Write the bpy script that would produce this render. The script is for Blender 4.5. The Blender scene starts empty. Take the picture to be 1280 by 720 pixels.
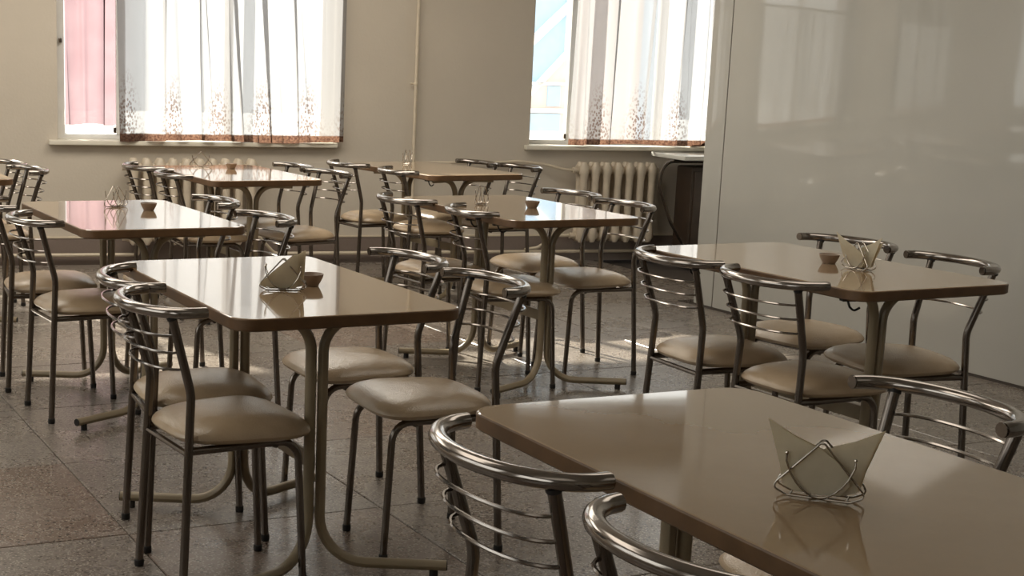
import bpy, bmesh, math, random
from mathutils import Vector, Matrix
R = random.Random(7)
sc = bpy.context.scene
COL = sc.collection
PI = math.pi

# ------------------------------------------------------------------ camera, world, sun, exposure
CAM_F, CAM_PITCH, CAM_ROLL, CAM_H, PCX, PCY = 1846.5, 0.1941, 0.02569, 1.3646, 427.35, 438.28
fw = Vector((0, math.cos(CAM_PITCH), -math.sin(CAM_PITCH)))
rt = Vector((1, 0, 0)); up = rt.cross(fw)
c_, s_ = math.cos(CAM_ROLL), math.sin(CAM_ROLL)
rv = c_ * rt + s_ * up; uv_ = -s_ * rt + c_ * up
cam_d = bpy.data.cameras.new('camera'); cam = bpy.data.objects.new('camera', cam_d); COL.objects.link(cam)
m = Matrix((rv, uv_, -fw)).transposed().to_4x4(); m.translation = (0, 0, CAM_H)
cam.matrix_world = m
cam_d.sensor_fit = 'HORIZONTAL'; cam_d.sensor_width = 36; cam_d.lens = CAM_F / 1280 * 36
cam_d.shift_x = (640 - PCX) / 1280; cam_d.shift_y = (PCY - 360) / 1280
cam_d.clip_start = 0.05; cam_d.clip_end = 200
sc.camera = cam

w = bpy.data.worlds.new('world'); sc.world = w; w.use_nodes = True
nt = w.node_tree; nt.nodes.clear()
bg = nt.nodes.new('ShaderNodeBackground'); wo = nt.nodes.new('ShaderNodeOutputWorld')
bg.inputs[0].default_value = (1.0, 0.965, 0.915, 1); bg.inputs[1].default_value = 1.9
nt.links.new(bg.outputs[0], wo.inputs[0])
sun_d = bpy.data.lights.new('sun', 'SUN'); sun = bpy.data.objects.new('sun', sun_d); COL.objects.link(sun)
sun_d.energy = 15; sun_d.angle = math.radians(0.9); sun_d.color = (1.0, 0.9, 0.76)
sun.rotation_euler = Vector((0.61, -0.79, -0.635)).to_track_quat('-Z', 'Y').to_euler()
FILLS = ((-3.2, -2.0, 44), (-0.75, -2.0, 44), (-3.2, -5.4, 20), (0.4, -5.6, 14), (-3.2, -9.2, 3), (0.8, -9.4, 3))  # added ceiling fill lights: position in the wall frame and power
sc.view_settings.view_transform = 'Standard'; sc.view_settings.look = 'None'
sc.view_settings.gamma = 1; sc.view_settings.use_curve_mapping = False
sc.view_settings.exposure = 0.22
sc.cycles.max_bounces = 12; sc.cycles.diffuse_bounces = 7; sc.cycles.glossy_bounces = 5
sc.cycles.transparent_max_bounces = 16; sc.cycles.transmission_bounces = 6
sc.cycles.caustics_reflective = False; sc.cycles.caustics_refractive = False
sc.cycles.sample_clamp_indirect = 8
sc.cycles.use_denoising = True

# ------------------------------------------------------------------ helpers
def link(o, parent=None):
    COL.objects.link(o)
    if parent is not None: o.parent = parent
    return o

def tag(o, label=None, cat=None, group=None, kind=None):
    for k, v in (('label', label), ('category', cat), ('group', group), ('kind', kind)):
        if v: o[k] = v
    return o

def thing(name, label, cat, loc=(0, 0, 0), rz=0, group=None):
    o = bpy.data.objects.new(name, None); o.empty_display_size = 0.1; COL.objects.link(o)
    o.location = loc; o.rotation_euler = (0, 0, rz)
    return tag(o, label, cat, group)

def obj(name, bm, mats, parent=None, smooth=True, loc=None, rz=None, sharp=38):
    me = bpy.data.meshes.new(name)
    bmesh.ops.recalc_face_normals(bm, faces=bm.faces[:])
    bm.to_mesh(me); bm.free()
    for p in me.polygons: p.use_smooth = smooth
    for mt in (mats if isinstance(mats, (list, tuple)) else [mats]): me.materials.append(mt)
    if smooth: me.set_sharp_from_angle(angle=math.radians(sharp))
    o = bpy.data.objects.new(name, me); link(o, parent)
    if loc is not None: o.location = loc
    if rz is not None: o.rotation_euler = (0, 0, rz)
    return o

def box(bm, x0, x1, y0, y1, z0, z1, mi=0, bev=0):
    vs = [bm.verts.new((x, y, z)) for x in (x0, x1) for y in (y0, y1) for z in (z0, z1)]
    fs = [bm.faces.new([vs[i] for i in f]) for f in ((0, 1, 3, 2), (4, 6, 7, 5), (0, 4, 5, 1), (2, 3, 7, 6), (0, 2, 6, 4), (1, 5, 7, 3))]
    for f in fs: f.material_index = mi
    if bev:
        es = list({e for f in fs for e in f.edges})
        bmesh.ops.bevel(bm, geom=es, offset=bev, segments=2, profile=0.6, affect='EDGES', clamp_overlap=True)
    return bm

def prism(bm, pts, z0, z1, mi=0):
    """extrude polygon pts (x,y) from z0 to z1"""
    a = [bm.verts.new((x, y, z0)) for x, y in pts]; b = [bm.verts.new((x, y, z1)) for x, y in pts]
    n = len(pts); fs = [bm.faces.new(a[::-1]), bm.faces.new(b)]
    for i in range(n): fs.append(bm.faces.new((a[i], a[(i + 1) % n], b[(i + 1) % n], b[i])))
    for f in fs: f.material_index = mi
    return fs

def fillet(pts, r, n=6):
    """round the inner corners of a polyline; r one radius or a list per inner point"""
    P = [Vector(p) for p in pts]; out = [P[0]]
    for i in range(1, len(P) - 1):
        rr = r[i - 1] if isinstance(r, (list, tuple)) else r
        a = (P[i - 1] - P[i]); b = (P[i + 1] - P[i]); la, lb = a.length, b.length; a.normalize(); b.normalize()
        ang = a.angle(b)
        if rr <= 0 or ang > 3.12: out.append(P[i]); continue
        d = min(rr / math.tan(ang / 2), la * 0.499, lb * 0.499); rr2 = d * math.tan(ang / 2)
        cen = P[i] + (a + b).normalized() * (rr2 / math.sin(ang / 2))
        p0, p1 = P[i] + a * d, P[i] + b * d
        v0, v1 = p0 - cen, p1 - cen; tot = v0.angle(v1); axis = v0.cross(v1).normalized()
        for k in range(n + 1):
            out.append(cen + Matrix.Rotation(tot * k / n, 3, axis) @ v0)
    out.append(P[-1]); return out

def tube(bm, pts, r, seg=8, cap=True, mi=0, ry=None, closed=False):
    P = [Vector(p) for p in pts]; n = len(P); rings = []
    T = []
    for i in range(n):
        if closed: t = P[(i + 1) % n] - P[i - 1]
        else: t = P[min(i + 1, n - 1)] - P[max(i - 1, 0)]
        T.append(t.normalized())
    u = T[0].orthogonal().normalized()
    if abs(T[0].z) < 0.95: u = T[0].cross(Vector((0, 0, 1))).normalized()
    for i in range(n):
        if i: u = (u - T[i] * u.dot(T[i])).normalized()
        v = T[i].cross(u); ri = r[i] if isinstance(r, list) else r; rj = (ry if ry else ri)
        rings.append([bm.verts.new(P[i] + u * (ri * math.cos(2 * PI * k / seg)) + v * (rj * math.sin(2 * PI * k / seg))) for k in range(seg)])
    for i in range(n if closed else n - 1):
        a, b = rings[i], rings[(i + 1) % n]
        for k in range(seg):
            f = bm.faces.new((a[k], a[(k + 1) % seg], b[(k + 1) % seg], b[k])); f.material_index = mi
    if cap and not closed:
        for rg in (rings[0][::-1], rings[-1]):
            f = bm.faces.new(rg); f.material_index = mi
    return bm

def lathe(bm, prof, seg=20, cen=(0, 0), mi=0):
    rings = []
    for r, z in prof:
        if r < 1e-5: rings.append([bm.verts.new((cen[0], cen[1], z))])
        else: rings.append([bm.verts.new((cen[0] + r * math.cos(2 * PI * k / seg), cen[1] + r * math.sin(2 * PI * k / seg), z)) for k in range(seg)])
    for a, b in zip(rings, rings[1:]):
        for k in range(seg):
            k2 = (k + 1) % seg
            if len(a) == 1 and len(b) == 1: continue
            if len(a) == 1: f = bm.faces.new((a[0], b[k], b[k2]))
            elif len(b) == 1: f = bm.faces.new((a[k], a[k2], b[0]))
            else: f = bm.faces.new((a[k], a[k2], b[k2], b[k]))
            f.material_index = mi
    return bm

def rrect(hx, hy, r, n=6):
    out = []
    for cx, cy, a0 in ((hx - r, hy - r, 0), (-hx + r, hy - r, PI / 2), (-hx + r, -hy + r, PI), (hx - r, -hy + r, 1.5 * PI)):
        for k in range(n + 1):
            a = a0 + PI / 2 * k / n; out.append((cx + r * math.cos(a), cy + r * math.sin(a)))
    return out

def copy_tree(o, parent=None):
    c = o.copy(); COL.objects.link(c)
    if parent is not None: c.parent = parent
    for ch in list(o.children): copy_tree(ch, c)
    return c

# ------------------------------------------------------------------ materials
class NT:
    def __init__(s, name):
        s.m = bpy.data.materials.new(name); s.m.use_nodes = True; s.t = s.m.node_tree; s.t.nodes.clear()
        s.out = s.n('ShaderNodeOutputMaterial')
    def n(s, typ, **kw):
        x = s.t.nodes.new(typ)
        for k, v in kw.items():
            if k.startswith('i_'): x.inputs[int(k[2:]) if k[2:].isdigit() else k[2:].replace('_', ' ')].default_value = v
            else: setattr(x, k, v)
        return x
    def l(s, a, b): s.t.links.new(a, b)
    def ramp(s, fac, stops):
        r = s.n('ShaderNodeValToRGB'); e = r.color_ramp.elements
        while len(e) < len(stops): e.new(0.5)
        for x, (p, c) in zip(e, stops): x.position = p; x.color = (*c, 1) if len(c) == 3 else c
        s.l(fac, r.inputs[0]); return r.outputs[0]
    def mixc(s, fac, a, b, mode='MIX'):
        x = s.n('ShaderNodeMix', data_type='RGBA', blend_type=mode)
        for sock, v in ((x.inputs[0], fac), (x.inputs[6], a), (x.inputs[7], b)):
            if isinstance(v, (int, float)): sock.default_value = v
            elif isinstance(v, tuple): sock.default_value = (*v, 1)
            else: s.l(v, sock)
        return x.outputs[2]
    def noise(s, scale, detail=3, vec=None, rough=0.5):
        x = s.n('ShaderNodeTexNoise'); x.inputs['Scale'].default_value = scale; x.inputs['Detail'].default_value = detail
        x.inputs['Roughness'].default_value = rough
        if vec is not None: s.l(vec, x.inputs['Vector'])
        return x.outputs['Fac']
    def math(s, op, a, b=0.0, clamp=False):
        x = s.n('ShaderNodeMath', operation=op, use_clamp=clamp)
        for sock, v in ((x.inputs[0], a), (x.inputs[1], b)):
            if isinstance(v, (int, float)): sock.default_value = v
            else: s.l(v, sock)
        return x.outputs[0]
    def coord(s, which='Object'): return s.n('ShaderNodeTexCoord').outputs[which]
    def pos(s): return s.n('ShaderNodeNewGeometry').outputs['Position']
    def pbsdf(s, col=None, rough=0.5, metal=0.0, bump=None, bdist=0.001, spec=0.5, coat=0.0):
        b = s.n('ShaderNodeBsdfPrincipled')
        for k, v in (('Base Color', col), ('Roughness', rough), ('Metallic', metal), ('Specular IOR Level', spec), ('Coat Weight', coat)):
            if v is None: continue
            if isinstance(v, tuple): b.inputs[k].default_value = (*v, 1)
            elif isinstance(v, (int, float)): b.inputs[k].default_value = v
            else: s.l(v, b.inputs[k])
        if bump is not None:
            bn = s.n('ShaderNodeBump'); bn.inputs['Distance'].default_value = bdist; bn.inputs['Strength'].default_value = 1
            s.l(bump, bn.inputs['Height']); s.l(bn.outputs[0], b.inputs['Normal'])
        s.l(b.outputs[0], s.out.inputs[0]); return b

def simple(name, col, rough=0.5, metal=0.0, var=0.06, scale=12, bump=0.0, coat=0.0, spec=0.5):
    t = NT(name); co = t.coord()
    f = t.noise(scale, 4, co)
    lo = tuple(max(0, c * (1 - var)) for c in col); hi = tuple(min(1, c * (1 + var)) for c in col)
    c = t.ramp(f, [(0.3, lo), (0.7, hi)])
    r = t.math('MULTIPLY_ADD', f, 0.12); r.node.inputs[2].default_value = max(0.02, rough - 0.06)
    t.pbsdf(c, r, metal, t.noise(scale * 6, 3, co) if bump else None, bump, spec, coat)
    return t.m

M = {}
# painted plaster: faint roller mottling and grime
def plaster(name, col, glossy=0.55, grime=0.10):
    t = NT(name); p = t.pos()
    f = t.noise(1.1, 5, p, 0.6); g = t.noise(9, 4, p)
    c = t.ramp(f, [(0.3, tuple(x * (1 - grime) for x in col)), (0.7, col)])
    c = t.mixc(t.math('MULTIPLY', g, 0.15), c, tuple(x * 0.8 for x in col))
    t.pbsdf(c, glossy, 0, t.math('ADD', t.noise(60, 3, p), t.math('MULTIPLY', t.noise(3, 2, p), 3.0)), 0.0012)
    return t.m
M['wall'] = plaster('wall_paint', (0.60, 0.54, 0.455))
M['ceiling'] = plaster('ceiling_paint', (0.75, 0.73, 0.68))
M['dado'] = plaster('baseboard_paint', (0.21, 0.165, 0.14), 0.5)
M['white'] = simple('window_white', (0.88, 0.88, 0.87), 0.35, var=0.03)
M['sill'] = simple('sill_paint', (0.72, 0.68, 0.58), 0.4, var=0.05, bump=0.0006)
M['cream'] = simple('cream_enamel', (0.62, 0.54, 0.42), 0.35, var=0.08, bump=0.0006)
M['rad'] = simple('radiator_enamel', (0.60, 0.52, 0.41), 0.4, var=0.1, bump=0.0006)
M['black'] = simple('black_rubber', (0.015, 0.013, 0.012), 0.6)
M['chrome'] = simple('chrome', (0.32, 0.29, 0.265), 0.15, 1.0, var=0.03, scale=5)
M['steel'] = simple('dull_steel_tube', (0.19, 0.165, 0.145), 0.24, 1.0, var=0.03, scale=5)
M['wire'] = simple('bright_wire', (0.40, 0.36, 0.31), 0.2, 1.0)
M['pedestal'] = simple('pedestal_paint', (0.30, 0.24, 0.155), 0.36, 0.0, var=0.12, scale=8, bump=0.0004)
M['edge'] = simple('table_edge_band', (0.14, 0.075, 0.033), 0.42, var=0.18, scale=20)
M['bowl'] = simple('earthenware', (0.25, 0.18, 0.13), 0.4, var=0.15, scale=30)
M['cabinet'] = simple('dark_brown_lacquer', (0.05, 0.032, 0.021), 0.5, var=0.2)
M['roof_blue'] = simple('pale_blue_cladding', (0.40, 0.56, 0.74), 0.7, var=0.04)
M['render_pink'] = simple('pink_render', (0.66, 0.56, 0.52), 0.8, var=0.04)
M['ground'] = simple('asphalt', (0.72, 0.73, 0.75), 0.9, scale=2)

def mat_table():
    t = NT('table_laminate'); co = t.coord()
    f = t.noise(2.2, 4, co, 0.6); g = t.noise(90, 2, co)
    c = t.ramp(f, [(0.3, (0.36, 0.25, 0.15)), (0.7, (0.42, 0.30, 0.185))])
    c = t.mixc(t.math('MULTIPLY', g, 0.16), c, (0.26, 0.20, 0.14))
    r = t.ramp(t.noise(5, 5, co, 0.65), [(0.3, (0.05,) * 3), (0.75, (0.10,) * 3)])
    t.pbsdf(c, r, 0, t.noise(6, 2, co), 0.0001, spec=0.8, coat=0.6)
    return t.m
M['laminate'] = mat_table()

def mat_seat():
    t = NT('beige_leatherette'); co = t.coord()
    f = t.noise(7, 4, co, 0.6)
    c = t.ramp(f, [(0.3, (0.42, 0.31, 0.195)), (0.7, (0.53, 0.40, 0.265))])
    v = t.n('ShaderNodeTexVoronoi'); v.inputs['Scale'].default_value = 260; t.l(co, v.inputs['Vector'])
    h = t.math('ADD', t.math('MULTIPLY', v.outputs['Distance'], 0.25), t.math('MULTIPLY', t.noise(14, 3, co), 1.0))
    t.pbsdf(c, 0.24, 0, h, 0.0022, spec=0.75)
    return t.m
M['seat'] = mat_seat()

def mat_floor():
    t = NT('terrazzo_slab'); p = t.pos()
    base = t.n('ShaderNodeObjectInfo').outputs['Color']   # each slab has its own stone mix
    big = t.noise(1.6, 5, p, 0.65)
    c = t.mixc(t.math('MULTIPLY', big, 0.55), base, (0.13, 0.10, 0.082))
    for sc_, thr, colr, amt in ((62, 0.34, (0.055, 0.042, 0.035), 0.8), (105, 0.34, (0.50, 0.45, 0.385), 0.7), (46, 0.17, (0.035, 0.026, 0.022), 0.8)):
        v = t.n('ShaderNodeTexVoronoi'); v.inputs['Scale'].default_value = sc_; t.l(p, v.inputs['Vector'])
        mask = t.ramp(v.outputs['Distance'], [(thr * 0.75, (1, 1, 1)), (thr, (0, 0, 0))])
        c = t.mixc(t.math('MULTIPLY', mask, amt), c, colr)
    # scattered dark nicks
    sm = t.n('ShaderNodeMapping'); sm.inputs['Scale'].default_value = (3.2, 9, 1); t.l(p, sm.inputs['Vector'])
    v = t.n('ShaderNodeTexVoronoi'); v.inputs['Scale'].default_value = 1.6; t.l(sm.outputs[0], v.inputs['Vector'])
    nick = t.ramp(v.outputs['Distance'], [(0.045, (1, 1, 1)), (0.075, (0, 0, 0))])
    c = t.mixc(t.math('MULTIPLY', nick, 0.7), c, (0.035, 0.026, 0.022))
    r = t.ramp(t.noise(3.5, 5, p, 0.7), [(0.3, (0.20,) * 3), (0.7, (0.36,) * 3)])
    h = t.math('ADD', t.math('MULTIPLY', t.noise(60, 2, p), 0.25), t.math('MULTIPLY', t.noise(4, 1, p), 1.6))
    t.pbsdf(c, r, 0, h, 0.0012, spec=0.5)
    return t.m
M['floor'] = mat_floor()
M['grout'] = simple('dark_joint', (0.075, 0.06, 0.05), 0.8)

def mat_panel():
    t = NT('glossy_panel_paint'); p = t.pos()
    c = t.ramp(t.noise(0.9, 4, p), [(0.3, (0.46, 0.455, 0.42)), (0.7, (0.53, 0.52, 0.48))])
    h = t.math('ADD', t.math('MULTIPLY', t.noise(2.2, 2, p), 4.0), t.math('MULTIPLY', t.noise(260, 2, p), 0.05))
    t.pbsdf(c, t.ramp(t.noise(4, 4, p), [(0.3, (0.03,) * 3), (0.7, (0.06,) * 3)]), 0, h, 0.0002, spec=0.6)
    return t.m
M['panel'] = mat_panel()

def mat_glass():
    t = NT('window_glass'); fr = t.n('ShaderNodeFresnel'); fr.inputs[0].default_value = 1.35
    a = t.n('ShaderNodeBsdfTransparent'); a.inputs[0].default_value = (0.95, 0.97, 0.97, 1)
    b = t.n('ShaderNodeBsdfGlossy'); b.inputs['Roughness'].default_value = 0.02
    x = t.n('ShaderNodeMixShader'); t.l(fr.outputs[0], x.inputs[0]); t.l(a.outputs[0], x.inputs[1]); t.l(b.outputs[0], x.inputs[2])
    t.l(x.outputs[0], t.out.inputs[0]); return t.m
M['glass'] = mat_glass()

def cloth(name, colsock_fn, transp, transl=0.7):
    t = NT(name); col, extra = colsock_fn(t)
    d = t.n('ShaderNodeBsdfDiffuse'); tr = t.n('ShaderNodeBsdfTranslucent'); tp = t.n('ShaderNodeBsdfTransparent')
    for b in (d, tr):
        if isinstance(col, tuple): b.inputs[0].default_value = (*col, 1)
        else: t.l(col, b.inputs[0])
    x = t.n('ShaderNodeMixShader'); x.inputs[0].default_value = transl; t.l(d.outputs[0], x.inputs[1]); t.l(tr.outputs[0], x.inputs[2])
    y = t.n('ShaderNodeMixShader')
    if extra is None: y.inputs[0].default_value = transp
    else: t.l(extra, y.inputs[0])
    t.l(x.outputs[0], y.inputs[1]); t.l(tp.outputs[0], y.inputs[2]); t.l(y.outputs[0], t.out.inputs[0])
    return t.m

def lace(t):
    co = t.coord(); sx = t.n('ShaderNodeSeparateXYZ'); t.l(co, sx.inputs[0]); X, Z = sx.outputs[0], sx.outputs[2]
    # printed sprigs: short slanted leaves clustered into plants, denser towards the hem
    mp = t.n('ShaderNodeMapping'); mp.inputs['Scale'].default_value = (1, 0, 0.62); mp.inputs['Rotation'].default_value = (0, 0.5, 0); t.l(co, mp.inputs['Vector'])
    v = t.n('ShaderNodeTexVoronoi'); v.inputs['Scale'].default_value = 75; t.l(mp.outputs[0], v.inputs['Vector'])
    leaf = t.ramp(v.outputs['Distance'], [(0.36, (1, 1, 1)), (0.55, (0, 0, 0))])
    plant = t.math('MULTIPLY_ADD', t.math('COSINE', t.math('MULTIPLY', X, 21.0)), 0.5); plant.node.inputs[2].default_value = 0.5
    top = t.math('MULTIPLY_ADD', plant, 0.30); top.node.inputs[2].default_value = 1.0
    hgt = t.math('MULTIPLY', t.math('SUBTRACT', top, Z), 4.0, True)
    dens = t.math('MULTIPLY', hgt, t.math('ADD', t.math('MULTIPLY', plant, 0.65), 0.35))
    leafm = t.math('MULTIPLY', leaf, dens)
    hem = t.ramp(t.math('SUBTRACT', Z, 0.0), [(0.862, (1, 1, 1)), (0.868, (0, 0, 0))])
    nz = t.noise(70, 3, co)
    hemc = t.ramp(nz, [(0.35, (0.07, 0.035, 0.025)), (0.65, (0.17, 0.095, 0.065))])
    c = t.mixc(t.math('MULTIPLY', leafm, 0.8), (0.31, 0.31, 0.322), (0.09, 0.038, 0.02))
    c = t.mixc(hem, c, hemc)
    a = t.math('SUBTRACT', 0.24, t.math('MULTIPLY', leafm, 0.16))
    a = t.math('SUBTRACT', a, t.math('MULTIPLY', hem, 0.22), True)
    return c, a
M['lace'] = cloth('printed_sheer_curtain', lace, 0.3)
M['rail_glow'] = cloth('rail_glow_film', lambda t: ((0.9, 0.9, 0.9), None), 0.15, 0.95)  # translucent white that imitates the glare on the lower window frame
M['pink'] = cloth('pink_cloth', lambda t: (t.ramp(t.noise(5, 3, t.coord()), [(0.3, (0.185, 0.118, 0.133)), (0.7, (0.22, 0.152, 0.168))]), None), 0.02, 0.85)
M['paper'] = cloth('napkin_paper', lambda t: (t.ramp(t.noise(40, 3, t.coord()), [(0.3, (0.70, 0.64, 0.50)), (0.7, (0.76, 0.70, 0.56))]), None), 0.0, 0.42)

# ------------------------------------------------------------------ frames of reference
WY, WD = 0.2554, 10.097           # window wall: direction and offset
GA = 0.42                         # direction of the slab grid, of the partition and of the tables
wall_loc = (0, WD, 0)
def wall_obj(name, bm, mats, parent=None, smooth=False):
    o = obj(name, bm, mats, parent, smooth)
    if parent is None: o.location = wall_loc; o.rotation_euler = (0, 0, WY)
    return o
def wall_thing(name, label, cat, group=None):
    return thing(name, label, cat, wall_loc, WY, group)
def S(o): o['kind'] = 'structure'; return o
def w2g(t, y):   # window wall local -> world -> grid frame
    X = t * math.cos(WY) - y * math.sin(WY); Y = WD + t * math.sin(WY) + y * math.cos(WY)
    return (X * math.cos(GA) + Y * math.sin(GA), -X * math.sin(GA) + Y * math.cos(GA))

# ------------------------------------------------------------------ floor: concrete bed and terrazzo slabs
PU, PV0 = 5.41, 7.04              # partition plane and its far end, grid frame
SL = 0.805
def clip(poly, a, b, c):          # keep a*x+b*y<=c
    out = []
    for i in range(len(poly)):
        p, q = poly[i], poly[(i + 1) % len(poly)]
        dp, dq = a * p[0] + b * p[1] - c, a * q[0] + b * q[1] - c
        if dp <= 0: out.append(p)
        if dp * dq < 0:
            k = dp / (dp - dq); out.append((p[0] + k * (q[0] - p[0]), p[1] + k * (q[1] - p[1])))
    return out
# window wall line in the grid frame
A0, A1 = w2g(0, 0), w2g(1, 0); wd = (A1[0] - A0[0], A1[1] - A0[1]); wn = (-wd[1], wd[0]); wc = wn[0] * A0[0] + wn[1] * A0[1]
L0 = w2g(-5.0, 0); ln_ = (-wd[0], -wd[1]); lc = ln_[0] * L0[0] + ln_[1] * L0[1]     # left wall line
B0 = w2g(0, -11.8); bn_ = (-wn[0], -wn[1]); bc = bn_[0] * B0[0] + bn_[1] * B0[1]    # rear wall line
bm = bmesh.new(); box(bm, -9, 9, -12.4, 0.4, -0.12, -0.026)
floor = S(wall_obj('floor', bm, M['grout']))
n_t = 0
for i in range(-11, 6):
    for j in range(-8, 14):
        u0, v0 = 1.12 + i * SL, 3.99 + j * SL
        g = 0.0016
        poly = [(u0 + g, v0 + g), (u0 + SL - g, v0 + g), (u0 + SL - g, v0 + SL - g), (u0 + g, v0 + SL - g)]
        poly = clip(poly, wn[0], wn[1], wc - 0.0); poly = clip(poly, *ln_, lc) if poly else poly
        poly = clip(poly, *bn_, bc) if poly else poly
        if poly and v0 < PV0 - 0.5: poly = clip(poly, 1, 0, PU - 0.003)
        if not poly or len(poly) < 3 or u0 > 7.2: continue
        ar = 0.5 * abs(sum(poly[k][0] * poly[(k + 1) % len(poly)][1] - poly[(k + 1) % len(poly)][0] * poly[k][1] for k in range(len(poly))))
        if ar < 0.01: continue
        # skip slabs outside of the picture and behind the camera's reach except a border for reflections
        cu = sum(p[0] for p in poly) / len(poly); cv = sum(p[1] for p in poly) / len(poly)
        X = cu * math.cos(GA) - cv * math.sin(GA); Y = cu * math.sin(GA) + cv * math.cos(GA)
        bm = bmesh.new(); dz = R.uniform(-0.0008, 0.0008)
        cx, cy = cu, cv
        lo = [bm.verts.new((x - cx, y - cy, -0.026)) for x, y in poly]
        mid = [bm.verts.new((x - cx, y - cy, -0.0025 + dz)) for x, y in poly]
        k_ = 1 - 0.006
        hi = [bm.verts.new(((x - cx) * k_, (y - cy) * k_, dz)) for x, y in poly]
        n = len(poly)
        for a, b in ((lo, mid), (mid, hi)):
            for k in range(n): bm.faces.new((a[k], a[(k + 1) % n], b[(k + 1) % n], b[k]))
        bm.faces.new(hi)
        me = bpy.data.meshes.new('slab'); bm.to_mesh(me); bm.free(); me.materials.append(M['floor'])
        o = bpy.data.objects.new('slab', me); COL.objects.link(o); o.parent = floor
        stone = R.choice([(0.215, 0.185, 0.158), (0.24, 0.212, 0.185), (0.225, 0.20, 0.172), (0.205, 0.172, 0.145), (0.232, 0.20, 0.17)])
        if (i, j) in ((-1, 0), (-1, -3), (2, 3), (-4, 1)): stone = (0.215, 0.157, 0.124)
        if (i, j) in ((0, -1), (1, 1), (-2, 4)): stone = (0.215, 0.160, 0.126)
        o.color = (*stone, 1)
        # parent sits at the window wall's frame: place in world, then express locally
        wm = Matrix.Translation((X, Y, 0)) @ Matrix.Rotation(GA, 4, 'Z')
        pm = Matrix.Translation(wall_loc) @ Matrix.Rotation(WY, 4, 'Z')
        o.matrix_local = pm.inverted() @ wm
        n_t += 1
print('slabs', n_t)

# ------------------------------------------------------------------ walls, ceiling, partition
HC = 2.95
WIN = [(-4.45, -2.72), (-1.93, -0.10), (1.315, 3.05)]; Z0, Z1 = 0.815, 2.64; TH = 0.34  # first opening is an unseen window added for more light
bm = bmesh.new(); x = -5.0
for a, b in WIN:
    box(bm, x, a, 0, TH, 0, HC); box(bm, a, b, 0, TH, 0, Z0 - 0.0); box(bm, a, b, 0, TH, Z1, HC); x = b
box(bm, x, 5.6, 0, TH, 0, HC)
bmesh.ops.remove_doubles(bm, verts=bm.verts[:], dist=1e-4)
S(wall_obj('wall_back', bm, M['wall']))
bm = bmesh.new(); y_ = -12.0
FILL_LW = [(-11.0, -8.2), (-7.4, -4.6), (-3.8, -1.0)]  # side windows added out of view to let in fill light
for a, b in FILL_LW:
    box(bm, -5.2, -5.0, y_, a, 0, HC); box(bm, -5.2, -5.0, a, b, 0, 0.8); box(bm, -5.2, -5.0, a, b, 2.6, HC); y_ = b
box(bm, -5.2, -5.0, y_, TH, 0, HC)
S(wall_obj('wall_left', bm, M['wall']))
for wi, (a, b) in enumerate(FILL_LW):
    root = bpy.data.objects.new('window_%d' % (wi + 4), None); COL.objects.link(root); S(root)  # unseen window, added for its light on walls and partition
    root.location = wall_loc; root.rotation_euler = (0, 0, WY)
    for q in (a, (a + b) / 2 - 0.03, b - 0.06):
        bm = bmesh.new(); box(bm, -5.15, -5.1, q, q + 0.06, 0.8, 2.6, bev=0.004); obj('frame_post', bm, M['white'], root)
    for z in (0.8, 2.54):
        bm = bmesh.new(); box(bm, -5.148, -5.102, a, b, z, z + 0.06, bev=0.004); obj('frame_rail', bm, M['white'], root)
    bm = bmesh.new(); box(bm, -5.128, -5.124, a, b, 0.85, 2.55); obj('pane', bm, M['glass'], root, False)
bm = bmesh.new(); box(bm, -5.2, 9, -12.0, -11.8, 0, HC); S(wall_obj('wall_front', bm, M['wall']))
bm = bmesh.new(); box(bm, -5.2, 9, -12.0, TH, HC, HC + 0.15); S(wall_obj('ceiling', bm, M['ceiling']))
bm = bmesh.new(); box(bm, 4.3, 4.5, -2.6, 0, 0, HC); S(wall_obj('wall_right', bm, M['wall']))
# glossy partition: its panels meet in narrow joints
part = bpy.data.objects.new('wall_partition', None); COL.objects.link(part); S(part); part.rotation_euler = (0, 0, GA)
def ppanel(v0, v1, u0=PU, u1=PU + 0.07):
    bm = bmesh.new(); box(bm, u0, u1, v0, v1, 0.012, HC - 0.005, bev=0.004)
    return obj('panel', bm, M['panel'], part, True)
ppanel(6.872, PV0); ppanel(4.47, 6.865); ppanel(2.06, 4.463); ppanel(-0.35, 2.053); ppanel(-2.76, -0.357); ppanel(-5.2, -2.767)
bm = bmesh.new(); box(bm, PU + 0.004, PU + 0.066, -5.2, PV0 - 0.01, 0.0, HC - 0.002); obj('core', bm, M['grout'], part, False)
bm = bmesh.new(); box(bm, PU + 0.07, PU + 1.2, PV0 - 0.55, PV0 - 0.48, 0, HC); obj('return_panel', bm, M['panel'], part, False)

# fill lights added under the ceiling to brighten the room, unseen above the picture
FILL_AT = ('over the far left tables', 'over the table by the vertical pipe', 'over the left side of the room', 'over the front left table', 'behind the viewer on the left', 'behind the viewer on the right')
for (lx, ly, pw), at in zip(FILLS, FILL_AT):
    root = wall_thing('fill_panel', 'flat white fill light added out of frame ' + at, 'fill light', 'added fill lights outside the picture')
    bm = bmesh.new(); box(bm, lx - 1.05, lx + 1.05, ly - 0.75, ly + 0.75, HC - 0.06, HC - 0.001, bev=0.006); obj('fill_housing', bm, M['white'], root)
    ld = bpy.data.lights.new('fill_light', 'AREA'); ld.shape = 'RECTANGLE'; ld.size = 2.0; ld.size_y = 1.4; ld.energy = pw; ld.color = (1.0, 0.92, 0.80)
    lo = bpy.data.objects.new('fill_light', ld); COL.objects.link(lo); lo.parent = root; lo.location = (lx, ly, HC - 0.075)

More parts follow.
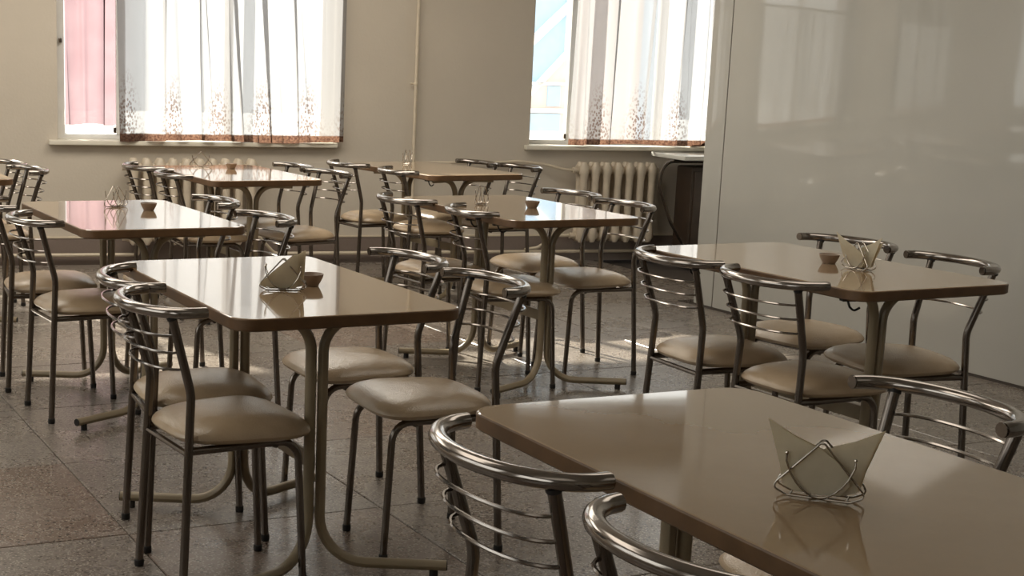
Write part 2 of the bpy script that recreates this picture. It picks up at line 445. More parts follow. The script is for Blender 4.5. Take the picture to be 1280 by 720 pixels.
# dark painted foot of the window wall with its light top edge
bm = bmesh.new(); box(bm, -5.0, 4.3, -0.012, 0, 0.0, 0.176)
S(wall_obj('baseboard_back', bm, M['dado']))
bm = bmesh.new(); box(bm, -5.0, 4.3, -0.016, 0, 0.176, 0.186); S(wall_obj('trim_1', bm, M['cream']))

# ------------------------------------------------------------------ windows
for wi, (a, b) in enumerate(WIN):
    root = bpy.data.objects.new('window_%d' % (wi + 1), None); COL.objects.link(root); S(root)
    root.location = wall_loc; root.rotation_euler = (0, 0, WY)
    y0, y1 = 0.14, 0.19; fwid = 0.055; nm = 3
    zr = Z0 + 0.03
    for x0, x1 in ((a, a + fwid), (b - fwid, b)):
        bm = bmesh.new(); box(bm, x0, x1, y0, y1, Z0, Z1, bev=0.004); obj('frame_post', bm, M['white'], root)
    for z0, z1 in ((Z0, zr), (Z1 - 0.06, Z1)):
        bm = bmesh.new(); box(bm, a + fwid, b - fwid, y0 + 0.002, y1, z0, z1, bev=0.004); obj('frame_rail', bm, M['white'], root)
    xs = [a + fwid, a + 0.42, a + (b - a) * 0.62, b - fwid] if wi != 2 else [a + fwid, a + 0.36, a + (b - a) * 0.6, b - fwid]
    for q in xs[1:-1]:
        bm = bmesh.new(); box(bm, q - 0.03, q + 0.03, y0 - 0.006, y1, zr, Z1 - 0.06, bev=0.004); obj('mullion', bm, M['white'], root)
    for q0, q1 in zip(xs, xs[1:]):
        bm = bmesh.new(); box(bm, q0 - 0.01, q1 + 0.01, 0.162, 0.166, zr - 0.01, Z1 - 0.05); obj('pane', bm, M['glass'], root, False)
    if wi < 3:
        bm = bmesh.new(); box(bm, xs[0], xs[1] - 0.03, 0.170, 0.173, zr, Z0 + 0.088); obj('rail_glow_strip', bm, M['rail_glow'], root, False)  # added strip, makes the lower frame look glaring white against the sky
        bm = bmesh.new(); box(bm, xs[1] - 0.05, xs[1] - 0.032, 0.125, 0.14, Z0 + 0.04, Z0 + 0.075, bev=0.003); obj('latch', bm, M['steel'], root)
    bm = bmesh.new(); box(bm, xs[0] - 0.035, xs[0] - 0.015, y0 - 0.03, y0, 1.43, 1.46, bev=0.003)
    h = obj('window_handle', bm, M['chrome'], root)
    # sill board with rounded nose
    bm = bmesh.new(); sl, sr = (a - 0.06, b + 0.02) if wi < 2 else (a - 0.04, b + 0.02)
    box(bm, sl, sr, -0.06, -0.0005, 0.785, Z0, bev=0.006); obj('window_sill', bm, M['sill'], root)
    bm = bmesh.new(); box(bm, a + 0.001, b - 0.001, 0.0, 0.139, 0.79, Z0 + 0.001); obj('sill_board', bm, M['sill'], root)

def drape(t0, t1, z0, z1, y, amp, waves, seed, nx=150, nz=14, flare=0.0, edge_drift=0.0):
    r = random.Random(seed); ph = [(r.uniform(0, 6.3), r.uniform(0.6, 1.5), r.uniform(0.35, 1)) for _ in range(4)]
    bm = bmesh.new(); rows = []
    for j in range(nz + 1):
        g = j / nz; row = []
        for i in range(nx + 1):
            s = i / nx
            x = t0 + (t1 - t0) * s + edge_drift * (1 - s) * g
            f = sum(am * math.sin(waves * k * 2 * PI * s + p + 0.9 * math.sin(3.1 * s * k + p) + 0.5 * g * math.sin(7 * s + p)) for p, k, am in ph) / 2.2
            wl = (t1 - t0) / waves; env = min(1, 8 * s, 8 * (1 - s))
            fo = 2 * PI * waves * 0.75 * s + ph[0][0] + 1.6 * math.sin(5.2 * s + ph[1][0]) + g * (1.3 * math.sin(4.1 * s + ph[3][0]) + 0.6)
            x += env * (wl * 0.20 * math.sin(fo) * (0.35 + 0.65 * g) + 0.10 * wl * math.sin(2.3 * fo + ph[2][0]))
            yy = y + amp * f * (1.0 - 0.25 * g)
            zz = z0 + (z1 - z0) * g
            if j == 0: zz += 0.006 * math.sin(9 * s + seed) - flare * s
            row.append(bm.verts.new((x, yy, zz)))
        rows.append(row)
    for j in range(nz):
        for i in range(nx):
            bm.faces.new((rows[j][i], rows[j][i + 1], rows[j + 1][i + 1], rows[j + 1][i]))
    return bm

def curtain(t0, t1, lab, seed, waves, z0=0.822, drift=0.0, flare=0.0):
    root = wall_thing('curtain', lab, 'curtain', None)
    o = obj('curtain_cloth', drape(t0, t1, z0, 1.89, -0.075, 0.024, waves, seed, edge_drift=drift, flare=flare), M['lace'], root)
    so = o.modifiers.new('thick', 'SOLIDIFY'); so.thickness = 0.0006
    o.modifiers.remove(so)
    bm = bmesh.new(); tube(bm, [(t0 - 0.12, -0.075, 1.905), (t1 + 0.08, -0.075, 1.905)], 0.012); obj('curtain_rod', bm, M['chrome'], root)
    bm = bmesh.new()
    for q in (t0 - 0.05, t1 + 0.02): tube(bm, [(q, 0.0, 1.905), (q, -0.075, 1.905)], 0.008)
    obj('rod_bracket', bm, M['chrome'], root)
    return root
curtain(-4.4, -2.78, 'white sheer curtain of the added far left window outside the picture', 5, 9)
curtain(-1.54, -0.045, 'white printed sheer curtain with brown hem over the left window', 11, 8, 0.818, drift=-0.02)
curtain(1.575, 2.74, 'white printed sheer curtain with brown hem over the right window by the partition', 23, 7, 0.828, drift=0.02)

# pink cloth between the sashes of the left window
bm = drape(-1.865, -1.50, 0.905, 2.34, 0.235, 0.018, 3, 4, nx=60, nz=6)
o = obj('pink_curtain', bm, M['pink'], None); o.location = wall_loc; o.rotation_euler = (0, 0, WY)
tag(o, 'pink cloth hanging behind the glass at the left edge of the left window', 'curtain')
bm = bmesh.new(); tube(bm, [(-1.93, 0.235, 2.345), (-0.10, 0.235, 2.345)], 0.006)
o = obj('curtain_string', bm, M['wire'], None); o.location = wall_loc; o.rotation_euler = (0, 0, WY)
tag(o, 'thin rail carrying the pink cloth behind the glass of the left window', 'rail')

# cable with clips beside the right window
root = wall_thing('clipped_cable', 'thin grey cable with white clips down the right edge of the right window', 'cable')
bm = bmesh.new(); tube(bm, [(2.688, -0.12, 1.75), (2.680, -0.12, 1.3), (2.66, -0.12, 0.835)], 0.0045); obj('cable', bm, M['steel'], root)
for z in (1.64, 1.30, 0.90):
    bm = bmesh.new(); box(bm, 2.655, 2.715, -0.128, -0.108, z - 0.010, z + 0.010, bev=0.004); obj('clip', bm, M['white'], root)
# crumpled cloth left on the sill beside the cable
bm = bmesh.new(); bmesh.ops.create_uvsphere(bm, u_segments=18, v_segments=10, radius=0.06)
for v in bm.verts:
    n_ = 0.018 * math.sin(60 * v.co.x + 3) * math.cos(47 * v.co.y) + 0.012 * math.sin(90 * v.co.z)
    v.co = Vector((v.co.x * 1.5, v.co.y * 0.45, max(-0.02, v.co.z * 0.42))) * (1 + n_ * 8)
zmin = min(v.co.z for v in bm.verts)
for v in bm.verts: v.co += Vector((2.60, -0.032, Z0 - zmin))
o = wall_obj('crumpled_cloth', bm, M['sill'], None, True); tag(o, 'crumpled pale cloth lying on the sill at the right end of the right window', 'cloth')

# ------------------------------------------------------------------ outside
bm = bmesh.new(); box(bm, -30, 40, 0.5, 60, -1.3, -1.2); S(wall_obj('ground', bm, M['ground']))
root = wall_thing('house_outside', 'pale blue and pink house front with white beams seen through the right window', 'building')
FY = 6.0
def fx(px): return 3.70 + (px - 670) * 0.01167
def fz(py): return 2.07 - py * 0.00879
bm = bmesh.new(); box(bm, 2.6, 5.2, FY, FY + 0.2, -1.2, 3.2); obj('blue_wall', bm, M['roof_blue'], root, False)
def slab(name, pts, th, mt):
    bm = bmesh.new(); fs = []
    a = [bm.verts.new((x, FY - th, z)) for x, z in pts]; b = [bm.verts.new((x, FY, z)) for x, z in pts]; n = len(pts)
    bm.faces.new(a); bm.faces.new(b[::-1])
    for i in range(n): bm.faces.new((a[i], a[(i + 1) % n], b[(i + 1) % n], b[i]))
    return obj(name, bm, mt, root, False)
def beam(p0, p1, wpx, th=0.07):
    (x0, z0), (x1, z1) = (fx(p0[0]), fz(p0[1])), (fx(p1[0]), fz(p1[1]))
    d = Vector((x1 - x0, z1 - z0)).normalized(); n = Vector((-d.y, d.x)) * wpx * 0.0058
    slab('white_beam', [(x0 - n.x, z0 - n.y), (x1 - n.x, z1 - n.y), (x1 + n.x, z1 + n.y), (x0 + n.x, z0 + n.y)], th, M['white'])
slab('pink_wall', [(fx(640), fz(155)), (fx(704), fz(64)), (fx(704), fz(250)), (fx(640), fz(250))], 0.03, M['render_pink'])
slab('pink_upper_wall', [(fx(703), fz(-60)), (fx(780), fz(-60)), (fx(780), fz(250)), (fx(703), fz(250))], 0.02, M['render_pink'])
beam((655, 64), (722, -20), 7); beam((640, 152), (704, 62), 5); beam((703, -60), (703, 66), 5); beam((640, 103), (708, 103), 3); beam((640, 137), (708, 137), 4)
for x0, x1, z0, z1 in ((684, 697, 106, 131), (664, 698, 141, 163)):
    slab('blue_window', [(fx(x0), fz(z1)), (fx(x1), fz(z1)), (fx(x1), fz(z0)), (fx(x0), fz(z0))], 0.05, M['roof_blue'])

# ------------------------------------------------------------------ heating: radiators and pipes
def radiator(t0, n, label, pitch=0.0865, zb=0.135, zt=0.705, y=-0.10):
    root = wall_thing('radiator', label, 'radiator', 'cast iron radiators under the windows')
    for i in range(n):
        x = t0 + (i + 0.5) * pitch; bm = bmesh.new()
        # two front/back columns joined by hubs, with pointed upper and lower heads
        for yy in (y - 0.036, y + 0.036):
            prof = [(0.016, zb + 0.01), (0.036, zb + 0.05), (0.031, zb + 0.09), (0.026, zb + 0.14), (0.026, zt - 0.13), (0.031, zt - 0.08), (0.036, zt - 0.035), (0.018, zt + 0.002), (0, zt + 0.004)]
            lathe(bm, [(0, zb + 0.008)] + prof, 10, (x, yy))
        for zz in (zb + 0.055, zt - 0.055):
            tube(bm, [(x - pitch / 2, y, zz), (x + pitch / 2, y, zz)], 0.027, 10)
            box(bm, x - 0.030, x + 0.030, y - 0.04, y + 0.04, zz - 0.03, zz + 0.03, bev=0.008)
        obj('radiator_section', bm, M['rad'], root)
    bm = bmesh.new()
    for q in (t0 + pitch, t0 + (n - 1) * pitch): box(bm, q - 0.012, q + 0.012, y - 0.01, 0.0, zb + 0.085, zb + 0.1); 
    obj('wall_bracket', bm, M['rad'], root)
    for zz in (zb + 0.055, zt - 0.055):
        bm = bmesh.new(); tube(bm, [(t0 - 0.03, y, zz), (t0, y, zz)], 0.022, 10); obj('valve', bm, M['rad'], root)
    bm = bmesh.new(); tube(bm, [(t0 + n * pitch, y, zt - 0.055), (t0 + n * pitch + 0.02, y, zt - 0.055)], 0.02, 8); obj('end_plug', bm, M['rad'], root)
    return root
radiator(1.64, 7, 'cream cast iron radiator under the right window beside the partition')
radiator(-1.50, 10, 'cream cast iron radiator under the left window behind the chairs')
bm = bmesh.new(); tube(bm, [(0.462, -0.035, 0.02), (0.462, -0.035, HC)], 0.0115, 10)
root = wall_thing('riser_pipe', 'thin cream vertical pipe on the wall between the two windows', 'pipe')
obj('pipe', bm, M['cream'], root)
for z in (1.22, 2.3):
    bm = bmesh.new(); tube(bm, [(0.462, 0, z), (0.462, -0.04, z)], 0.006); lathe(bm, [(0.012, z - 0.008), (0.016, z - 0.006), (0.016, z + 0.006), (0.012, z + 0.008)], 10, (0.462, -0.035))
    tube(bm, [(0.462, -0.03, z), (0.425, -0.03, z)], 0.006); obj('pipe_clamp', bm, M['cream'], root)
bm = bmesh.new(); tube(bm, fillet([(0.475, -0.037, 0.69), (1.0, -0.04, 0.69), (1.22, -0.05, 0.705), (1.42, -0.07, 0.685), (1.55, -0.10, 0.652), (1.608, -0.10, 0.650)], 0.15, 5), 0.010, 8)
o = wall_obj('branch_pipe', bm, M['cream'], None, True); tag(o, 'thin cream pipe bent along the wall to the right radiator', 'pipe')
bm = bmesh.new(); tube(bm, fillet([(-5.0, -0.05, 0.071), (-1.42, -0.05, 0.071), (-1.42, -0.05, 0.10), (-1.42, -0.10, 0.19), (-1.53, -0.10, 0.19)], 0.02, 4), 0.012, 8)
o = wall_obj('heating_pipe', bm, M['cream'], None, True); tag(o, 'cream heating pipe low on the left part of the window wall', 'pipe')
bm = bmesh.new(); tube(bm, fillet([(-0.62, -0.10, 0.19), (-0.50, -0.05, 0.071), (4.28, -0.05, 0.071)], 0.05, 4), 0.012, 8)
o = wall_obj('heating_pipe', bm, M['cream'], None, True); tag(o, 'cream heating pipe low along the wall between and below the two windows', 'pipe')
bm = bmesh.new(); tube(bm, fillet([(1.608, -0.10, 0.19), (1.50, -0.10, 0.19), (1.40, -0.05, 0.10), (1.30, -0.05, 0.085)], 0.04, 5), 0.011, 8)
o = wall_obj('feed_pipe', bm, M['cream'], None, True); tag(o, 'short bent feed pipe at the lower left of the right radiator', 'pipe')

# ------------------------------------------------------------------ side table and dark cabinet in the gap behind the partition
root = wall_thing('side_table', 'small side table with curved tube leg half hidden behind the partition', 'table')
SY = -0.36
bm = bmesh.new(); box(bm, 2.20, 2.95, SY - 0.26, SY + 0.26, 0.755, 0.785, bev=0.006); obj('tabletop', bm, M['panel'], root)
for yy in (SY - 0.10,):
    bm = bmesh.new(); tube(bm, fillet([(2.46, yy, 0.742), (2.14, yy, 0.742), (2.09, yy, 0.60), (2.20, yy, 0.33), (2.42, yy, 0.012)], [0.09, 0.2, 0.3], 8), 0.013, 8); obj('leg', bm, M['steel'], root)
for yy in (SY - 0.19, SY + 0.19):
    bm = bmesh.new(); tube(bm, [(2.90, yy, 0.755), (2.90, yy, 0.0)], 0.013, 8); obj('leg', bm, M['steel'], root)
root = wall_thing('cabinet', 'dark brown cabinet standing in the gap behind the partition', 'cabinet')
bm = bmesh.new(); box(bm, 2.36, 2.84, SY - 0.06, SY + 0.17, 0.03, 0.70, bev=0.02); obj('body', bm, M['cabinet'], root)
bm = bmesh.new(); box(bm, 2.38, 2.59, SY - 0.072, SY - 0.058, 0.06, 0.67, bev=0.005); obj('door', bm, M['cabinet'], root)
bm = bmesh.new(); box(bm, 2.60, 2.82, SY - 0.072, SY - 0.058, 0.06, 0.67, bev=0.005); obj('door', bm, M['cabinet'], root)
bm = bmesh.new(); box(bm, 2.37, 2.82, SY - 0.05, SY + 0.15, 0.0, 0.032); obj('plinth', bm, M['black'], root, False)

# ------------------------------------------------------------------ tables
TL, TW, TZ, TT = 1.071, 0.625, 0.75, 0.032
def make_table(name, label, grp):
    root = thing(name, label, 'table', group=grp)
    bm = bmesh.new(); n = 8
    rings = []
    for inset, z, in ((0.004, TZ - TT), (0, TZ - TT + 0.004), (0, TZ - 0.004), (0.0015, TZ - 0.0012), (0.004, TZ)):
        rings.append([bm.verts.new((x, y, z)) for x, y in rrect(TW / 2 - inset, TL / 2 - inset, 0.062, n)])
    N = len(rings[0])
    for k, (a, b) in enumerate(zip(rings, rings[1:])):
        for i in range(N):
            f = bm.faces.new((a[i], a[(i + 1) % N], b[(i + 1) % N], b[i])); f.material_index = 1 if k < 3 else 0
    f = bm.faces.new(rings[-1]); f.material_index = 0
    f = bm.faces.new(rings[0][::-1]); f.material_index = 1
    obj('tabletop', bm, [M['laminate'], M['edge']], root, sharp=12)
    for e in (-1, 1):
        for s in (-1, 1):
            pts = [(s * 0.325, e * 0.455, 0.034), (s * 0.11, e * 0.345, 0.034), (s * 0.0175, e * 0.30, 0.05), (s * 0.0175, e * 0.30, 0.20), (s * 0.0175, e * 0.30, 0.60), (s * 0.0175, e * 0.305, 0.705), (s * 0.135, e * 0.345, 0.705)]
            pts = [(s * 0.325, e * 0.455, 0.034), (s * 0.0175, e * 0.298, 0.034), (s * 0.0175, e * 0.298, 0.705), (s * 0.20, e * 0.355, 0.705)]
            bm = bmesh.new(); tube(bm, fillet(pts, [0.125, 0.115], 9), 0.0155, 10, ry=0.0145)
            lg = obj('leg', bm, M['pedestal'], root)
            bm = bmesh.new(); tube(bm, [(s * 0.325, e * 0.455, 0.034), (s * 0.3275, e * 0.4563, 0.034)], 0.0135, 10); obj('end_cap', bm, M['black'], lg)
            bm = bmesh.new(); lathe(bm, [(0, 0), (0.012, 0), (0.012, 0.022), (0, 0.022)], 10, (s * 0.295, e * 0.44)); obj('foot_pad', bm, M['black'], lg)
        bm = bmesh.new(); box(bm, -0.16, 0.16, e * 0.32 - 0.02, e * 0.32 + 0.02, 0.7145, TZ - TT); obj('mounting_plate', bm, M['pedestal'], root, False)
    bm = bmesh.new(); box(bm, -0.006, 0.006, -0.286, 0.286, 0.285, 0.330, bev=0.002); obj('stretcher', bm, M['pedestal'], root)
    return root
def hook(parent, x, y, rz):
    bm = bmesh.new(); box(bm, -0.02, 0.02, -0.012, 0.012, TZ - TT - 0.01, TZ - TT)
    tube(bm, fillet([(0, 0, TZ - TT - 0.008), (0.008, 0, TZ - TT - 0.028), (0.022, 0, TZ - TT - 0.040), (0.040, 0, TZ - TT - 0.030)], 0.012, 4), 0.0035, 6)
    o = obj('bag_hook', bm, M['black'], parent); o.location = (x, y, 0); o.rotation_euler = (0, 0, rz); return o

TABLES = {
 'D': (-0.186, 4.083, 0.421, 'beige table in front left whose glossy top carries leaning napkins and a bowl'),
 'E': (0.748, 6.523, 0.410, 'beige table in the middle, left of the radiator, with small bowl and empty holder'),
 'G': (1.539, 4.806, 0.438, 'beige table beside the pale partition with two-winged napkins and a brown bowl'),
 'H': (0.725, 2.258, 0.409, 'large nearest beige table at the lower right, cut by the picture edge'),
 'B': (-0.86, 5.82, 0.429, 'beige table near the left edge reflecting pink light from the window'),
 'F1': (-0.615, 8.084, 0.432, 'beige table under the left window, in front of the radiator'),
 'F2': (0.509, 8.827, 0.481, 'beige table against the wall between the windows, by the vertical pipe'),
 'A': (-2.13, 7.64, 0.42, 'beige table of which only a corner shows at the left edge'),
}
TOBJ = {}
first = None
for k, (x, y, th, lab) in TABLES.items():
    if first is None: first = make_table('dining_table', lab, 'dining tables'); o = first
    else: o = copy_tree(first)
    o['label'] = lab; o.location = (x, y, 0); o.rotation_euler = (0, 0, th); TOBJ[k] = o
for k, x, y, rz in (('G', -0.27, -0.44, -0.3), ('E', -0.27, -0.33, -0.3), ('E', -0.285, -0.12, -0.2), ('G', -0.27, 0.30, -0.3), ('F2', -0.26, -0.40, 0.2)):
    hook(TOBJ[k], x, y, rz)

# ------------------------------------------------------------------ chairs (local: faces +Y)
def make_chair():
    root = thing('dining_chair', '', 'chair')
    # seat
    bm = bmesh.new(); na = 40; rings = []
    def outline(a, k):
        ca, sa = math.cos(a), math.sin(a); e = 2 / 3.7
        X = math.copysign(abs(ca) ** e, ca); Y = math.copysign(abs(sa) ** e, sa)
        hw = 0.187 + 0.022 * Y
        return (X * hw * k, 0.028 + Y * 0.186 * k)
    for k, z in ((0, 0.4035), (0.84, 0.4035), (0.93, 0.407), (0.98, 0.413), (1.0, 0.420), (0.99, 0.4265), (0.95, 0.4355), (0.87, 0.446), (0.72, 0.4565), (0.5, 0.464), (0.25, 0.468), (0, 0.4695)):
        if k == 0: rings.append([bm.verts.new((0, 0.028, z))])
        else: rings.append([bm.verts.new((*outline(2 * PI * i / na, k), z)) for i in range(na)])
    for a, b in zip(rings, rings[1:]):
        for i in range(na):
            j = (i + 1) % na
            if len(a) == 1: bm.faces.new((a[0], b[j], b[i]))
            elif len(b) == 1: bm.faces.new((a[i], a[j], b[0]))
            else: bm.faces.new((a[i], a[j], b[j], b[i]))
    obj('seat', bm, M['seat'], root)
    for s in (-1, 1):
        # rear leg continuing as back post
        bm = bmesh.new(); tube(bm, fillet([(s * 0.158, -0.163, 0.012), (s * 0.142, -0.136, 0.539), (s * 0.165, -0.197, 0.742)], 0.12, 5), 0.0115, 10)
        lg = obj('leg', bm, M['steel'], root)
        bm = bmesh.new(); lathe(bm, [(0, 0), (0.0122, 0), (0.0132, 0.004), (0.0132, 0.018), (0.0115, 0.02)], 10, (s * 0.158, -0.163)); obj('foot_cap', bm, M['black'], lg)
        # front leg turning back under the seat
        bm = bmesh.new(); tube(bm, fillet([(s * 0.142, 0.185, 0.012), (s * 0.136, 0.165, 0.392), (s * 0.142, -0.138, 0.392)], 0.055, 6), 0.0105, 10)
        lg = obj('leg', bm, M['steel'], root)
        bm = bmesh.new(); lathe(bm, [(0, 0), (0.0115, 0), (0.0125, 0.004), (0.0125, 0.018), (0.0105, 0.02)], 10, (s * 0.142, 0.185)); obj('foot_cap', bm, M['black'], lg)
        bm = bmesh.new(); tube(bm, [(s * 0.1645, -0.1955, 0.736), (s * 0.1655, -0.198, 0.7435)], 0.0135, 10); obj('post_collar', bm, M['black'], root)
    bm = bmesh.new(); tube(bm, [(-0.145, -0.144, 0.385), (0.145, -0.144, 0.385)], 0.008, 8); obj('cross_bar', bm, M['steel'], root)
    bm = bmesh.new(); tube(bm, [(-0.142, 0.10, 0.385), (0.142, 0.10, 0.385)], 0.008, 8); obj('cross_bar', bm, M['steel'], root)
    # curved top rail
    bm = bmesh.new(); pts = []
    for i in range(25):
        a = -PI * 0.5 + PI * i / 24
        e = 0.86
        X = 0.203 * math.sin(a); Y = -0.131 - 0.123 * abs(math.cos(a))
        pts.append((X, Y, 0.754 - 0.002 * abs(math.cos(a))))
    pts = [(-0.2035, -0.124, 0.754)] + pts + [(0.2035, -0.124, 0.754)]
    tube(bm, pts, 0.0165, 12, True, 0, 0.0145); rail = obj('top_rail', bm, M['chrome'], root)
    for s in (-1, 1):
        bm = bmesh.new(); tube(bm, [(s * 0.2035, -0.124, 0.754), (s * 0.2035, -0.1215, 0.754)], 0.0135, 12); obj('end_cap', bm, M['chrome'], rail)
    for q, z in enumerate((0.694, 0.650, 0.606)):
        k = (z - 0.539) / (0.738 - 0.539); xw = 0.142 + 0.023 * k; yw = -0.136 - 0.061 * k
        bm = bmesh.new(); pts = []
        for i in range(15):
            a = -PI / 2 + PI * i / 14
            pts.append((xw * math.copysign(abs(math.sin(a)) ** 0.9, a), yw - 0.068 * abs(math.cos(a)) ** 0.9, z))
        tube(bm, pts, 0.0036, 6); obj('back_slat', bm, M['chrome'], root)
    return root

CH = {
 'DLn': (-0.319, 3.772, -1.079, 'nearest chair at the left side of the front left table, whole back showing'),
 'DLf': (-0.429, 4.149, -1.236, 'chair at the left side of the front left table, half hidden behind its neighbour'),
 'DRn': (0.251, 4.122, 1.938, 'nearer chair at the right side of the front left table, whole seat showing'),
 'DRf': (0.050, 4.562, 1.983, 'farther chair at the right side of the front left table, seat behind table legs'),
 'BLn': (-1.013, 5.598, -1.080, 'nearer chair at the left side of the table reflecting pink, rail over its edge'),
 'BLf': (-1.249, 6.081, -1.269, 'chair cut by the left edge beside the pink reflecting table, seat lit pale'),
 'BRn': (-0.458, 5.663, 2.043, 'nearer chair right of the pink reflecting table, rail just above the front left table'),
 'BRf': (-0.720, 6.293, 1.944, 'farther chair right of the pink reflecting table, rail beside its right edge'),
 'GLf': (1.252, 4.920, -1.216, 'farther chair on the window side of the partition table, seen whole from behind'),
 'GLn': (1.437, 4.499, -1.146, 'chair at the partition table standing right behind the nearest table'),
 'GRn': (1.875, 4.869, 1.814, 'nearer chair between partition table and pale partition, seat and gleaming rail in view'),
 'GRf': (1.716, 5.337, 2.102, 'farther chair between partition table and partition, rail behind the two-winged napkins'),
 'ERn': (1.112, 6.631, 1.942, 'nearer chair right of the middle table, standing free in front of the radiator'),
 'ERf': (0.952, 7.116, 2.029, 'farther chair right of the middle table, pale seat just behind the table leg'),
 'ELn': (0.696, 6.313, -1.308, 'nearer chair left of the middle table, rail against the table front corner'),
 'ELf': (0.416, 6.807, -1.090, 'farther chair left of the middle table, rail over the back left table corner'),
 'F1Ln': (-0.750, 7.871, -1.208, 'nearer chair left of the table under the left window'),
 'F1Lf': (-0.991, 8.369, -1.063, 'farther chair left of the table under the left window'),
 'F1Rn': (-0.240, 8.070, 2.103, 'nearer chair right of the table under the left window, seat clear against wall'),
 'F1Rf': (-0.457, 8.503, 2.011, 'farther chair right of the table under the left window, rail over table end'),
 'F2Ln': (0.450, 8.534, -1.229, 'nearer chair left of the table by the vertical pipe'),
 'F2Lf': (0.151, 9.023, -1.097, 'farther chair left of the table by the vertical pipe, seat against bare wall'),
 'F2Rn': (0.904, 8.945, 1.996, 'nearer chair right of the table by the vertical pipe, beside the radiator pipe'),
 'F2Rf': (0.669, 9.240, 1.991, 'farther chair right of the table by the vertical pipe, only thin rail showing'),
 'HLf': (0.424, 2.381, -1.096, 'chair left of the nearest table with dark posts and three slats in view'),
 'HLn': (0.613, 1.926, -1.022, 'chair at the bottom edge of which only the curved rail shows'),
 'HRn': (0.983, 2.684, 1.911, 'chair at the right edge behind the nearest table, thick gleaming rail'),
 'ARn': (-1.833, 7.770, 2.003, 'nearer of the two chairs at the left edge before the bare wall'),
 'ARf': (-2.031, 8.169, 1.947, 'farther of the two chairs at the left edge, nearest the window wall'),
}
first = make_chair(); used = False
for k, (x, y, th, lab) in CH.items():
    o = first if not used else copy_tree(first); used = True
    o.location = (x, y, 0); o.rotation_euler = (0, 0, th)
    o['label'] = lab; o['group'] = 'tube-framed dining chairs around the tables'

# ------------------------------------------------------------------ wire holders, napkins, bowls
def make_holder():
    root = thing('napkin_holder', '', 'napkin holder')
    r = 0.0016
    for s in (-1, 1):
        y = s * 0.016
        bm = bmesh.new()
        tube(bm, fillet([(-0.060, y, 0.022), (0, y * 0.7, 0.088), (0.060, y, 0.022)], 0.006, 4), r, 6)
        tube(bm, fillet([(-0.060, y, 0.022), (-0.064, y, 0.012), (-0.045, y, 0.003), (0.045, y, 0.003), (0.064, y, 0.012), (0.060, y, 0.022)], 0.010, 4), r, 6)
        obj('wire_triangle', bm, M['wire'], root)
        bm = bmesh.new()
        tube(bm, [(-0.048 + 0.096 * i / 12, y * 1.15, 0.055 - 0.050 * math.sin(PI * i / 12) ** 0.7) for i in range(13)], r, 6)
        obj('wire_arc', bm, M['wire'], root)
        for q in (-0.048, 0.048):
            bm = bmesh.new(); tube(bm, [(q, y * 1.15, 0.055), (q, y * 1.15, 0.066)], r, 6); bmesh.ops.create_uvsphere(bm, u_segments=6, v_segments=4, radius=0.0028, matrix=Matrix.Translation((q, y * 1.15, 0.067))); obj('wire_tip', bm, M['wire'], root)
    bm = bmesh.new()
    for q in (-0.040, -0.013, 0.013, 0.040): tube(bm, [(q, -0.016, 0.003), (q, 0.016, 0.003)], r, 6)
    obj('base_wire', bm, M['wire'], root)
    return root
HOLD = {
 'H': (0.707, 2.094, -0.42, 'dark wire napkin holder full of napkins on the nearest table'),
 'D': (-0.163, 3.949, -0.02, 'wire napkin holder with leaning napkins on the front left table'),
 'G': (1.642, 4.690, -1.22, 'wire napkin holder turned sideways with napkins on the partition table'),
 'B': (-0.941, 6.05, 1.15, 'empty wire napkin holder on the pink reflecting table at the left'),
 'E': (0.604, 6.566, 1.25, 'empty wire napkin holder on the middle table'),
 'F1': (-0.825, 8.401, 0.20, 'empty wire napkin holder seen flat on the table under the left window'),
 'F2': (0.371, 9.11, 1.30, 'empty wire napkin holder on the table by the vertical pipe'),
}
first = make_holder(); used = False
for k, (x, y, rz, lab) in HOLD.items():
    o = first if not used else copy_tree(first); used = True
    o.location = (x, y, TZ + 0.0005); o.rotation_euler = (0, 0, rz); o['label'] = lab; o['group'] = 'wire napkin holders'

def napkin(poly, y, z0, lean=0.0, bow=0.006, seed=0):
    """folded paper triangle: a thin double sheet with a rounded fold, standing between the wires"""
    r = random.Random(seed); bm = bmesh.new(); th = 0.0013; n = len(poly)
    cx = sum(p[0] for p in poly) / n; cz = sum(p[1] for p in poly) / n
    def yy(x, z): return y + lean * z + bow * math.sin(18 * x + seed) * z / 0.12
    rows = []
    for side in (-1, 1):
        outer = [bm.verts.new((x, yy(x, z) + side * th * 0.6, z + z0)) for x, z in poly]
        mid = [bm.verts.new((cx + (x - cx) * 0.55, yy(x, z) + side * th * 1.6, cz + (z - cz) * 0.55 + z0)) for x, z in poly]
        c = bm.verts.new((cx, yy(cx, cz) + side * th * 2.0, cz + z0))
        for i in range(n):
            j = (i + 1) % n
            f = [outer[i], outer[j], mid[j], mid[i]]; bm.faces.new(f if side > 0 else f[::-1])
            f = [mid[i], mid[j], c]; bm.faces.new(f if side > 0 else f[::-1])
        rows.append(outer)
    for i in range(n):
        j = (i + 1) % n; bm.faces.new((rows[0][i], rows[0][j], rows[1][j], rows[1][i]))
    return bm
LEFT = [(-0.052, 0.012), (-0.058, 0.042), (-0.079, 0.108), (-0.040, 0.086), (0.0, 0.070), (0.034, 0.048), (0.042, 0.022), (0.030, 0.006), (0.0, 0.0035), (-0.034, 0.005)]
RIGHT = [(-x, z * 0.98) for x, z in LEFT[::-1]]
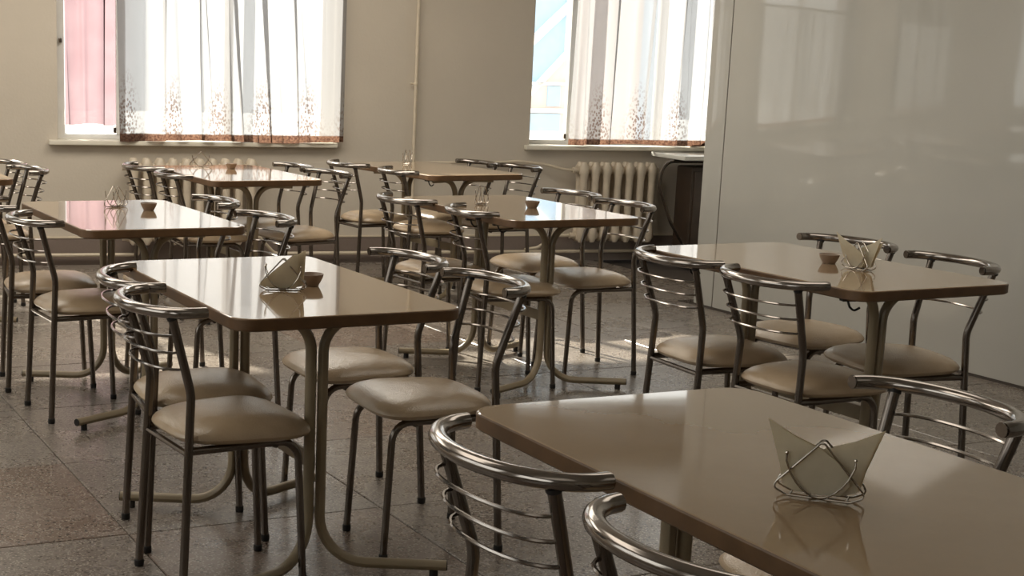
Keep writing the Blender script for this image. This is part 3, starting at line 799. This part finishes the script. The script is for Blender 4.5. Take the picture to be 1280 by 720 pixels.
def place_napkins(key, specs, grp, name='paper_napkin'):
    hx, hy, hr, _ = HOLD[key]
    for i, (poly, y, lean, dx, lab) in enumerate(specs):
        bm = napkin([(x + dx, z) for x, z in poly], y, 0.001, lean, 0.004, i)
        o = obj(name, bm, M['paper']); o.location = (hx, hy, TZ + 0.0035); o.rotation_euler = (0, 0, hr)
        tag(o, lab, 'napkin', grp)
place_napkins('H', [(LEFT, -0.010, 0.03, 0.0, 'folded napkin at the front of the nearest holder, tip rising to the left'), (RIGHT, -0.003, 0.02, 0.0, 'folded napkin at the front of the nearest holder, tip rising to the right'), ([(x * 1.03, z * 0.97) for x, z in LEFT], 0.004, 0.05, -0.001, 'folded napkin at the back of the nearest holder, tip rising to the left'), ([(x * 1.02, z * 1.0) for x, z in RIGHT], 0.010, 0.05, 0.002, 'folded napkin at the back of the nearest holder, tip rising to the right')], 'napkins on the nearest table')
place_napkins('G', [(LEFT, -0.010, -0.18, 0.0, 'tall folded napkin left in the holder on the partition table'), ([(x * 0.95, z * 0.85) for x, z in LEFT], -0.005, -0.12, 0.0, 'short folded napkin left in the holder on the partition table'), (RIGHT, 0.005, 0.12, 0.0, 'tall folded napkin right in the holder on the partition table'), ([(x, z * 0.86) for x, z in RIGHT], 0.010, 0.18, 0.0, 'short folded napkin right in the holder on the partition table')], 'napkins on the partition table')
DP = [(-0.034, 0.004), (-0.066, 0.010), (-0.030, 0.046), (0.024, 0.092), (0.038, 0.094), (0.040, 0.050), (0.038, 0.010), (0.030, 0.0035)]
DP2 = [(-0.026, 0.004), (-0.052, 0.018), (-0.006, 0.062), (0.036, 0.092), (0.056, 0.104), (0.054, 0.050), (0.050, 0.008), (0.030, 0.0035)]
place_napkins('D', [(DP, -0.009, -0.05, 0.0, 'frontmost leaning napkin in the holder on the front left table'), (DP, -0.003, 0.0, 0.004, 'second leaning napkin from the front on the front left table'), (DP2, 0.004, 0.05, 0.0, 'third leaning napkin with higher corner on the front left table'), (DP2, 0.010, 0.10, 0.003, 'rearmost leaning napkin in the holder on the front left table')], 'napkins on the front left table')

def make_bowl():
    root = thing('small_bowl', '', 'bowl')
    bm = bmesh.new()
    lathe(bm, [(0, 0), (0.021, 0), (0.0215, 0.003), (0.027, 0.012), (0.0315, 0.022), (0.0335, 0.029), (0.0325, 0.030), (0.030, 0.027), (0.024, 0.013), (0.014, 0.007), (0, 0.006)], 24)
    obj('bowl_body', bm, M['bowl'], root)
    bm = bmesh.new(); lathe(bm, [(0, 0.0115), (0.0215, 0.0110)], 20); lathe(bm, [(0, 0.0085), (0.0215, 0.0085)], 20); obj('salt', bm, M['white'], root)
    return root
BOWL = {
 'D': (-0.092, 4.048, 1.1, 'small grey brown bowl beside the leaning napkins on the front left table'),
 'G': (1.593, 4.829, 1.0, 'small reddish brown bowl beside the napkins on the partition table'),
 'B': (-0.794, 5.956, 1.0, 'small brown bowl on the pink reflecting table at the left'),
 'E': (0.817, 6.477, 1.0, 'small brown bowl on the middle table'),
 'F1': (-0.648, 8.339, 1.0, 'small brown bowl on the table under the left window'),
}
first = make_bowl(); used = False
for k, (x, y, s, lab) in BOWL.items():
    o = first if not used else copy_tree(first); used = True
    o.location = (x, y, TZ + 0.0005); o.scale = (s, s, s); o['label'] = lab; o['group'] = 'small bowls on the tables'
print('objects', len(bpy.data.objects))
